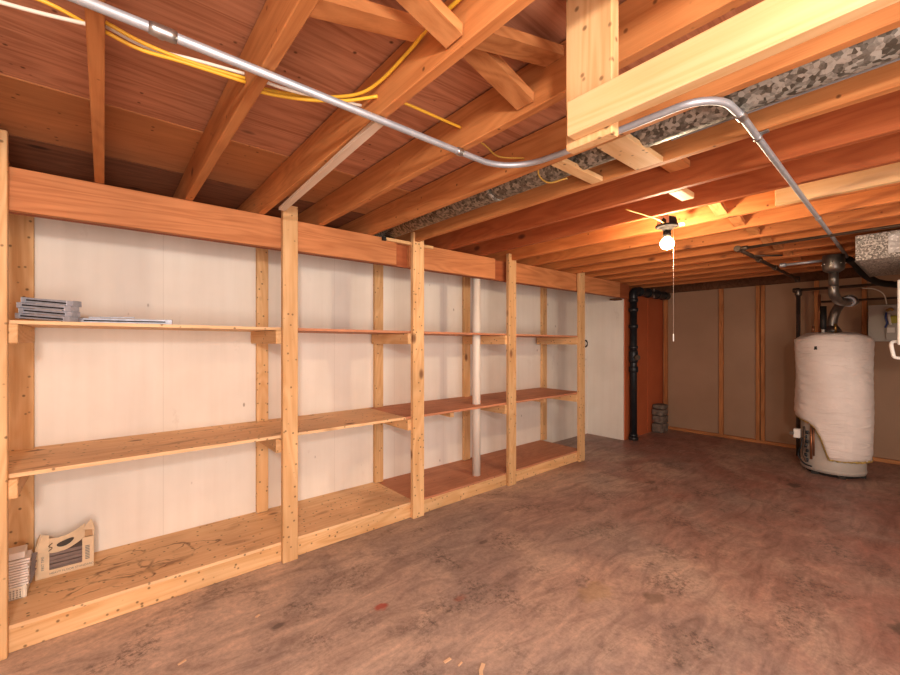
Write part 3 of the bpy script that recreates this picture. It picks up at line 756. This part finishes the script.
# ------------------------------------------------------------------ drain stack
ds = thing('drain_stack', 'black cast iron drain pipe standing against the terracotta wall', 'pipe', (5.85, 2.80, 0))
px_, py_ = 5.875, 2.80
MB().tube([(px_, py_, .001), (px_, py_, 2.15)], .048, 24).done('pipe', 'black_iron', ds)
for z0, z1, r in ((.001, .05, .068), (.05, .09, .058), (.98, 1.07, .064), (1.32, 1.37, .062), (1.62, 1.68, .064), (1.86, 1.92, .066), (2.0, 2.06, .064)):
    MB().lathe((px_, py_, 0), [(r*.85, z0), (r, z0+.012), (r, z1-.012), (r*.85, z1)], 24).done('hub', 'black_iron', ds)
MB().lathe((px_, py_, 0), [(.05, 1.12), (.062, 1.15), (.062, 1.28), (.05, 1.31)], 24).done('cleanout_tee', 'black_iron', ds)
MB().tube([(px_-.02, py_-.045, 1.20), (px_-.05, py_-.085, 1.20)], [.04, .04], 16).done('cleanout_plug', 'iron_pipe', ds)
MB().tube(smoothpath([(px_, py_, 2.04), (px_, py_, 2.12), (px_+.04, py_, 2.16), (px_+.15, py_, 2.168), (px_+.40, py_-.01, 2.168), (px_+1.12, py_-.02, 2.165)]), .058, 20).done('branch', 'black_iron', ds)
for x in (6.02, 6.3, 6.6, 6.85):
    MB().tube([(x, py_-.01, 2.166), (x+.05, py_-.01, 2.166)], .069, 20).done('hub', 'black_iron', ds)
MB().box(6.40, 6.415, py_-.065, py_-.062, 2.09, H2).done('hanger_strap', 'dial', ds)
# stone blocks
for i, (w, h) in enumerate(((.15, .15), (.145, .12), (.15, .10), (.13, .07))):
    z0_ = sum(q[1] for q in ((.15, .15), (.145, .12), (.15, .10), (.13, .07))[:i])
    o = MB().blob((6.70+.01*(i % 2), 2.77, z0_+h/2+.001), (w*.80, .085, h/2*.96), 20+i, .03, 4, .28).done('stone_block', 'stone')
    zmin = min(v.co.z for v in o.data.vertices); 
    tag(o, f'rough grey stone block, {["bottom one", "second one up", "third one up", "top one"][i]} in the small pile by the terracotta wall', 'block')
    o.location.z = z0_+.001

# ------------------------------------------------------------------ water heater
wx, wy = 6.08, .697
wh = thing('water_heater', 'tall water heater wrapped in a white insulation blanket', 'water heater', (wx, wy, 0))
MB().lathe((wx, wy, 0), [(.22, .001), (.225, .03), (.225, .06)], 40).done('base_ring', 'tank_dark', wh)
MB().lathe((wx, wy, 0), [(.24, .03), (.262, .035), (.265, .06), (.265, .24), (.262, .245), (.262, 1.47), (.24, 1.49), (.05, 1.50)], 48).done('tank', 'tank', wh)
MB().lathe((wx, wy, 0), [(.2665, .05), (.269, .055), (.269, .07), (.2665, .075)], 48).done('tank_band', 'tank', wh)
# legs
for a in (150, 205, 270, 30):
    a = math.radians(a); MB().box(wx+.23*math.cos(a)-.03, wx+.23*math.cos(a)+.03, wy+.23*math.sin(a)-.03, wy+.23*math.sin(a)+.03, .0005, .029).done('foot', 'tank_dark', wh)
camaz = math.atan2(-wy, -wx)      # direction from the heater towards the middle of the room
def botz(rel):                     # rel: angle from that direction, positive towards the left side
    r = math.degrees(rel)
    if r < 5: return .20
    if r < 16: return .20+(r-5)/11*.20
    if r < 28: return .40+(r-16)/12*.12
    if r < 38: return .52+(r-28)/10*.04
    if r < 120: return .56+(r-38)/82*.08
    if r < 150: return .64 - (r-120)/30*.44
    return .2
bm = bmesh.new(); NS, NZ = 96, 46; grid = []
rr = random.Random(5)
for i in range(NS):
    rel = (i/NS*2-1)*math.pi
    # looking from the room, left is the +Y side: angle measured from camaz turning clockwise gives left
    ang = camaz - rel
    zb = botz(rel) if rel > 0 else .2 + .004*math.sin(rel*7)
    colv = []
    for j in range(NZ+1):
        v = j/NZ; z = zb + (1.495-zb)*v
        R = .315 + .0022*math.sin(z*62+math.sin(ang*3)*4+ang*5)*(.3+.7*abs(math.sin(ang*2.3+z))) + .003*math.sin(ang*7+z*5) + .005*math.sin(z*7+ang*2)
        if abs(math.degrees(rel)+22) < 2: R -= .006
        if v < .03: R -= .008
        edge = (z-1.45)/.05
        if edge > 0: R -= .035*edge**2
        colv.append(bm.verts.new((wx+R*math.cos(ang), wy+R*math.sin(ang), z + (.02*math.sin(ang*2+1) if v > .97 else 0))))
    for (R, z) in ((.22, 1.515), (.12, 1.525), (.05, 1.53)):
        colv.append(bm.verts.new((wx+R*math.cos(ang), wy+R*math.sin(ang), z + .008*math.sin(ang*5))))
    grid.append(colv)
for i in range(NS):
    for j in range(len(grid[0])-1):
        f = bm.faces.new((grid[i][j], grid[(i+1) % NS][j], grid[(i+1) % NS][j+1], grid[i][j+1])); f.smooth = True
mbk = MB(); mbk.bm.free(); mbk.bm = bm
bl = mbk.done('blanket', 'blanket', wh); s_ = bl.modifiers.new('s', 'SOLIDIFY'); s_.thickness = .012; s_.offset = -1
pts = []
for i in range(NS+1):
    rel = (i/NS*2-1)*math.pi; ang = camaz-rel; zb = botz(rel) if rel > 0 else .2
    R = .292 + .006*math.sin(i*1.7); pts.append((wx+R*math.cos(ang), wy+R*math.sin(ang), zb-.006+.006*math.sin(i*2.3)))
MB().tube(pts, .014, 8).done('wool_edge', 'glasswool', bl)
def ap(rel, R, z):
    a = camaz-math.radians(rel); return (wx+R*math.cos(a), wy+R*math.sin(a), z)
p = ap(62, .325, .40)
gv = MB().box(p[0]-.035, p[0]+.035, p[1]-.03, p[1]+.03, .36, .46, bev=.006).done('gas_valve', 'white', wh)
MB().lathe(ap(60, .385, .41), [(.018, -.012), (.02, 0), (.018, .012)], 14, 'X').done('dial', 'vent', gv)
MB().tube(smoothpath([ap(55, .30, .37), ap(52, .32, .28), ap(58, .33, .18), ap(48, .31, .10), ap(35, .285, .08)]), .007, 8).done('gas_line', 'black_iron', wh)
MB().tube(smoothpath([ap(50, .30, .50), ap(48, .30, .36), ap(50, .31, .22), ap(44, .30, .12)]), .010, 8).done('flexible_line', 'iron_pipe', wh)
MB().tube([ap(36, .285, .53), ap(36, .285, .16)], .011, 10).done('drain_line', 'copper', wh)
MB().tube([ap(31, .283, .53), ap(31, .283, .20)], .006, 10).done('drain_line', 'copper', wh)
m_ = MB()
for k in range(7): m_.blob(ap(44+3*(k % 2), .29, .14+k*.05), (.012, .012, .02), k, .1, 2)
m_.done('valve_body', 'black_iron', wh)
MB().blob(ap(24, .318, 1.36), (.012, .012, .02), 9, .2, 2).done('tear', 'rubber', wh)
# top fittings
for (dx, dy, h, mt_, nm) in ((-.05, .10, 1.95, 'copper', 'hot_line'), (-.06, -.03, 1.62, 'brass', 'nipple'), (0.0, .16, 1.60, 'copper', 'nipple')):
    MB().tube([(wx+dx, wy+dy, 1.53), (wx+dx, wy+dy, h)], .012, 10).done(nm, mt_, wh)
MB().tube([(wx-.16, wy+.055, 1.56), (wx-.16, wy+.055, 1.60), (wx-.16, wy+.055, 1.81)], [.02, .028, .028], 14).done('insulated_sleeve', 'rubber', wh)
MB().tube([(wx-.16, wy+.055, 1.50), (wx-.16, wy+.055, 1.60)], .014, 14).done('nipple', 'dial', wh)

# vent pipe
vp = thing('vent_pipe', 'dull metal flue with an elbow and wide collar above the water heater', 'flue', (4.93, .55, 2.2))
vx, vy = 4.90, .555
vc = MB().lathe((vx, vy, 0), [(.036, 2.035), (.068, 2.055), (.075, 2.075), (.075, 2.185), (.071, 2.19)], 32).done('collar', 'vent', vp)
m_ = MB()
for a in range(0, 360, 45):
    a = math.radians(a); m_.blob((vx+.078*math.cos(a), vy+.077*math.sin(a), 2.11), (.005, .005, .005), 3, 0, 1)
m_.done('rivets', 'white', vc)
MB().tube([(vx, vy, 2.06), (vx, vy, 1.90)], .033, 24).done('riser', 'vent', vp)
el = smoothpath([(vx, vy, 1.92), (vx, vy, 1.86), (vx+.05, vy-.01, 1.815), (vx+.16, vy-.03, 1.79), (5.35, .47, 1.80), (5.75, .52, 1.86)], 6)
MB().tube(el, .036, 24).done('elbow', 'vent', vp)
MB().tube([(5.20, .487, 1.795), (5.24, .482, 1.796)], .046, 24).done('joint_ring', 'conduit', vp)
MB().tube(smoothpath([(5.73, .518, 1.86), (5.95, .59, 1.86), (6.06, .66, 1.78), (wx, wy, 1.66), (wx, wy, 1.565)], 6), .042, 24).done('lower_elbow', 'vent', vp)
MB().lathe((wx, wy, 0), [(.075, 1.534), (.075, 1.55), (.045, 1.60)], 28).done('draft_hood', 'vent', vp)

# rectangular duct
rdx = thing('rectangular_duct', 'speckled galvanised rectangular duct hanging at the right edge', 'duct', (4.85, -.4, 2.03))
MB().box(4.27, 5.42, -2.3, .365, 2.03, 2.218, bev=.003).done('duct_body', 'galv', rdx)
MB().box(4.262, 4.269, -.55, .198, 2.06, 2.195, bev=.001).done('foil_patch', 'galv_patch', rdx)
MB().box(4.266, 5.424, .355, .37, 2.026, 2.034).done('seam_flange', 'vent', rdx)
# dark flexible duct behind the collar
o = MB().tube(smoothpath([(5.30, .50, 2.20), (5.45, .47, 2.17), (5.65, .40, 2.06), (5.9, .25, 1.99), (6.2, -.2, 1.97), (6.3, -1.6, 1.97)], 8), .030, 14).done('flexible_line', 'rubber'); tag(o, 'black flexible line sagging behind the flue collar', 'hose')

# iron gas pipes below the joists
def pipe(pts, r, mat, label, rings=()):
    t_ = thing('gas_pipe', label, 'pipe', pts[0])
    MB().tube(pts, r, 12).done('pipe_run', mat, t_)
    for p, d in rings: ring(p, d, r*1.65, r*4, 'elbow', mat, t_)
    return t_
pipe([(4.05, 1.02, 2.205), (4.05, -2.3, 2.205)], .011, 'iron_pipe', 'thin dark iron pipe crossing under the joists towards the duct', [((4.05, 1.0, 2.205), (0, 1, 0))])
pipe([(4.02, 1.045, 2.205), (4.8, 1.045, 2.20), (6.45, 1.05, 2.185)], .016, 'iron_pipe', 'dark iron pipe running towards the back wall under the joists',
     [((4.05, 1.045, 2.205), (1, 0, 0)), ((4.7, 1.045, 2.2), (1, 0, 0)), ((5.3, 1.045, 2.195), (1, 0, 0)), ((6.42, 1.05, 2.185), (0, 0, 1))])
pipe([(5.02, .95, 2.17), (5.02, .64, 2.17)], .012, 'conduit', 'short light grey pipe under the joists left of the flue collar', [((5.02, .93, 2.17), (0, 1, 0))])
pipe([(4.45, 1.03, 2.2), (4.62, .86, 2.2)], .008, 'iron_pipe', 'short dark iron spur pipe joining the pipe run')
pipe([(6.6, 1.10, 2.07), (6.6, -2.3, 2.07)], .017, 'iron_pipe', 'dark iron pipe crossing behind the flue above the water heater', [((6.6, 1.09, 2.07), (0, 1, 0)), ((6.6, .3, 2.07), (0, 1, 0))])
pipe([(6.6, 1.07, 2.07), (6.6, 1.07, .002)], .021, 'vent', 'vertical grey pipe behind the left side of the water heater', [((6.6, 1.07, 2.04), (0, 0, 1))])
pipe([(6.9, .9, 1.93), (6.9, -2.3, 1.93)], .012, 'iron_pipe', 'thin lower pipe crossing the brown wall behind the water heater')
pipe([(6.75, .2, 2.10), (6.75, -2.3, 2.10)], .028, 'black_iron', 'thick black pipe near the right edge above the grey panel')

# control panel at the right edge
cp = thing('control_panel', 'open grey metal control panel with wires on the back wall', 'panel', (6.95, .2, 1.43))
q = .235
MB().box(6.86, 7.062, -.30, .48, 1.43, 1.855, bev=.004).done('housing', 'panel_grey', cp)
MB().box(6.835, 6.859, -.28, .10+q, 1.45, 1.84, bev=.002).done('inner_plate', 'panel_grey', cp)
MB().box(6.82, 6.834, .03+q, .09+q, 1.53, 1.59).done('white_tag', 'white', cp)
MB().lathe((6.80, .035+q, 1.68), [(.035, .03), (.045, .02), (.045, .005), (.04, 0)], 18, 'X').done('yellow_dial', 'yellow_knob', cp)
MB().tube(smoothpath([(6.82, .095+q, 1.76), (6.80, .10+q, 1.70), (6.81, .09+q, 1.64), (6.82, .105+q, 1.59)]), .009, 8).done('blue_wire', 'blue', cp)
MB().tube(smoothpath([(6.82, .09+q, 1.78), (6.80, .06+q, 1.80), (6.80, .04+q, 1.78)]), .014, 8).done('brass_valve', 'brass', cp)
MB().tube(smoothpath([(6.82, .075+q, 1.74), (6.80, .07+q, 1.68), (6.82, .06+q, 1.62)]), .012, 8).done('white_wire', 'white', cp)
o = MB().tube(smoothpath([(6.70, .52, 2.05), (6.72, .42, 2.03), (6.80, .35, 1.97), (6.9, .33, 1.857)], 8), .006, 8).done('flexible_line', 'nmw'); tag(o, 'thin pale wire arching down to the grey control panel', 'wire')
fu = thing('furnace', 'white furnace casing hanging at the far right edge under the duct', 'furnace', (4.9, -.1, 1.4))
MB().box(4.45, 5.20, -.98, .160, 1.404, 1.885, bev=.006).done('casing', 'white', fu)
MB().box(4.444, 4.449, -.93, .11, 1.62, 1.86, bev=.002).done('access_door', 'white', fu)
m_ = MB()
for k in range(6): m_.box(4.442, 4.449, -.85, .03, 1.44+k*.026, 1.452+k*.026, bev=.001)
m_.done('louvre_panel', 'white', fu)
MB().box(4.50, 5.15, -.80, .06, 1.886, 2.028, bev=.003).done('plenum', 'galv', fu)
MB().tube(smoothpath([(4.50, .155, 1.43), (4.49, .19, 1.42), (4.49, .185, 1.35), (4.49, .17, 1.31), (4.49, .10, 1.31)]), .012, 10).done('drain_hook', 'white', fu)

# floor debris
def chip(pts, w, label):
    m_ = MB(); P = [Vector(p) for p in pts]
    for a, c in zip(P[:-1], P[1:]): m_.bar(a, c, w, .003, bev=.0006)
    o = m_.done('wood_chip', 'chip'); tag(o, label, 'wood chip', None)
chip([(1.215, 1.225, .003), (1.245, 1.262, .003), (1.282, 1.282, .003)], .016, 'long pale wood sliver on the concrete nearest the camera')
chip([(1.155, 1.40, .003), (1.19, 1.40, .003)], .013, 'short pale wood chip left of the long sliver')
chip([(1.19, 1.345, .003), (1.215, 1.35, .003)], .006, 'tiny pale wood chip between the two larger slivers')
chip([(.60, 2.26, .003), (.62, 2.27, .003)], .012, 'tiny white chip on the floor below the shelving')
chip([(.25, 2.15, .003), (.28, 2.16, .003)], .010, 'tiny white flake on the floor at the lower left')

# ------------------------------------------------------------------ lights
def area(name, loc, target, size, power, col, sy=None):
    l = bpy.data.lights.new(name, 'AREA'); l.energy = power; l.size = size; l.color = col
    if sy: l.shape = 'RECTANGLE'; l.size_y = sy
    o = bpy.data.objects.new(name, l); COL.objects.link(o); o.location = loc
    o.rotation_euler = (Vector(target)-Vector(loc)).to_track_quat('-Z', 'Y').to_euler(); return o
def point(name, loc, r, power, col):
    l = bpy.data.lights.new(name, 'POINT'); l.energy = power; l.shadow_soft_size = r; l.color = col
    o = bpy.data.objects.new(name, l); COL.objects.link(o); o.location = loc; return o
point('rear_bulb', (-.45, -.8, 2.0), .10, 150, (1, .94, .87))
area('soft_bounce', (.1, -1.6, 1.2), (2.0, 2.4, 1.3), 1.6, 84, (1, .95, .90))
area('soft_bounce_far', (3.6, -2.0, 1.0), (4.5, 2.0, 1.6), 1.6, 22, (1, .84, .70))
w = bpy.data.worlds.new('world'); sc.world = w; w.use_nodes = True
w.node_tree.nodes['Background'].inputs[0].default_value = (.9, .8, .7, 1); w.node_tree.nodes['Background'].inputs[1].default_value = .3

# ------------------------------------------------------------------ camera
cam = bpy.data.cameras.new('camera'); co = bpy.data.objects.new('camera', cam); COL.objects.link(co)
co.location = (0, 0, 1.43); co.rotation_euler = (math.radians(90), 0, math.radians(49.694-90))
cam.sensor_width = 36; cam.lens = 408/900*36; cam.shift_y = 4/900; cam.clip_start = .02
sc.camera = co
sc.view_settings.view_transform = 'Standard'; sc.view_settings.look = 'None'
sc.view_settings.exposure = 0.10; sc.view_settings.gamma = 0.91
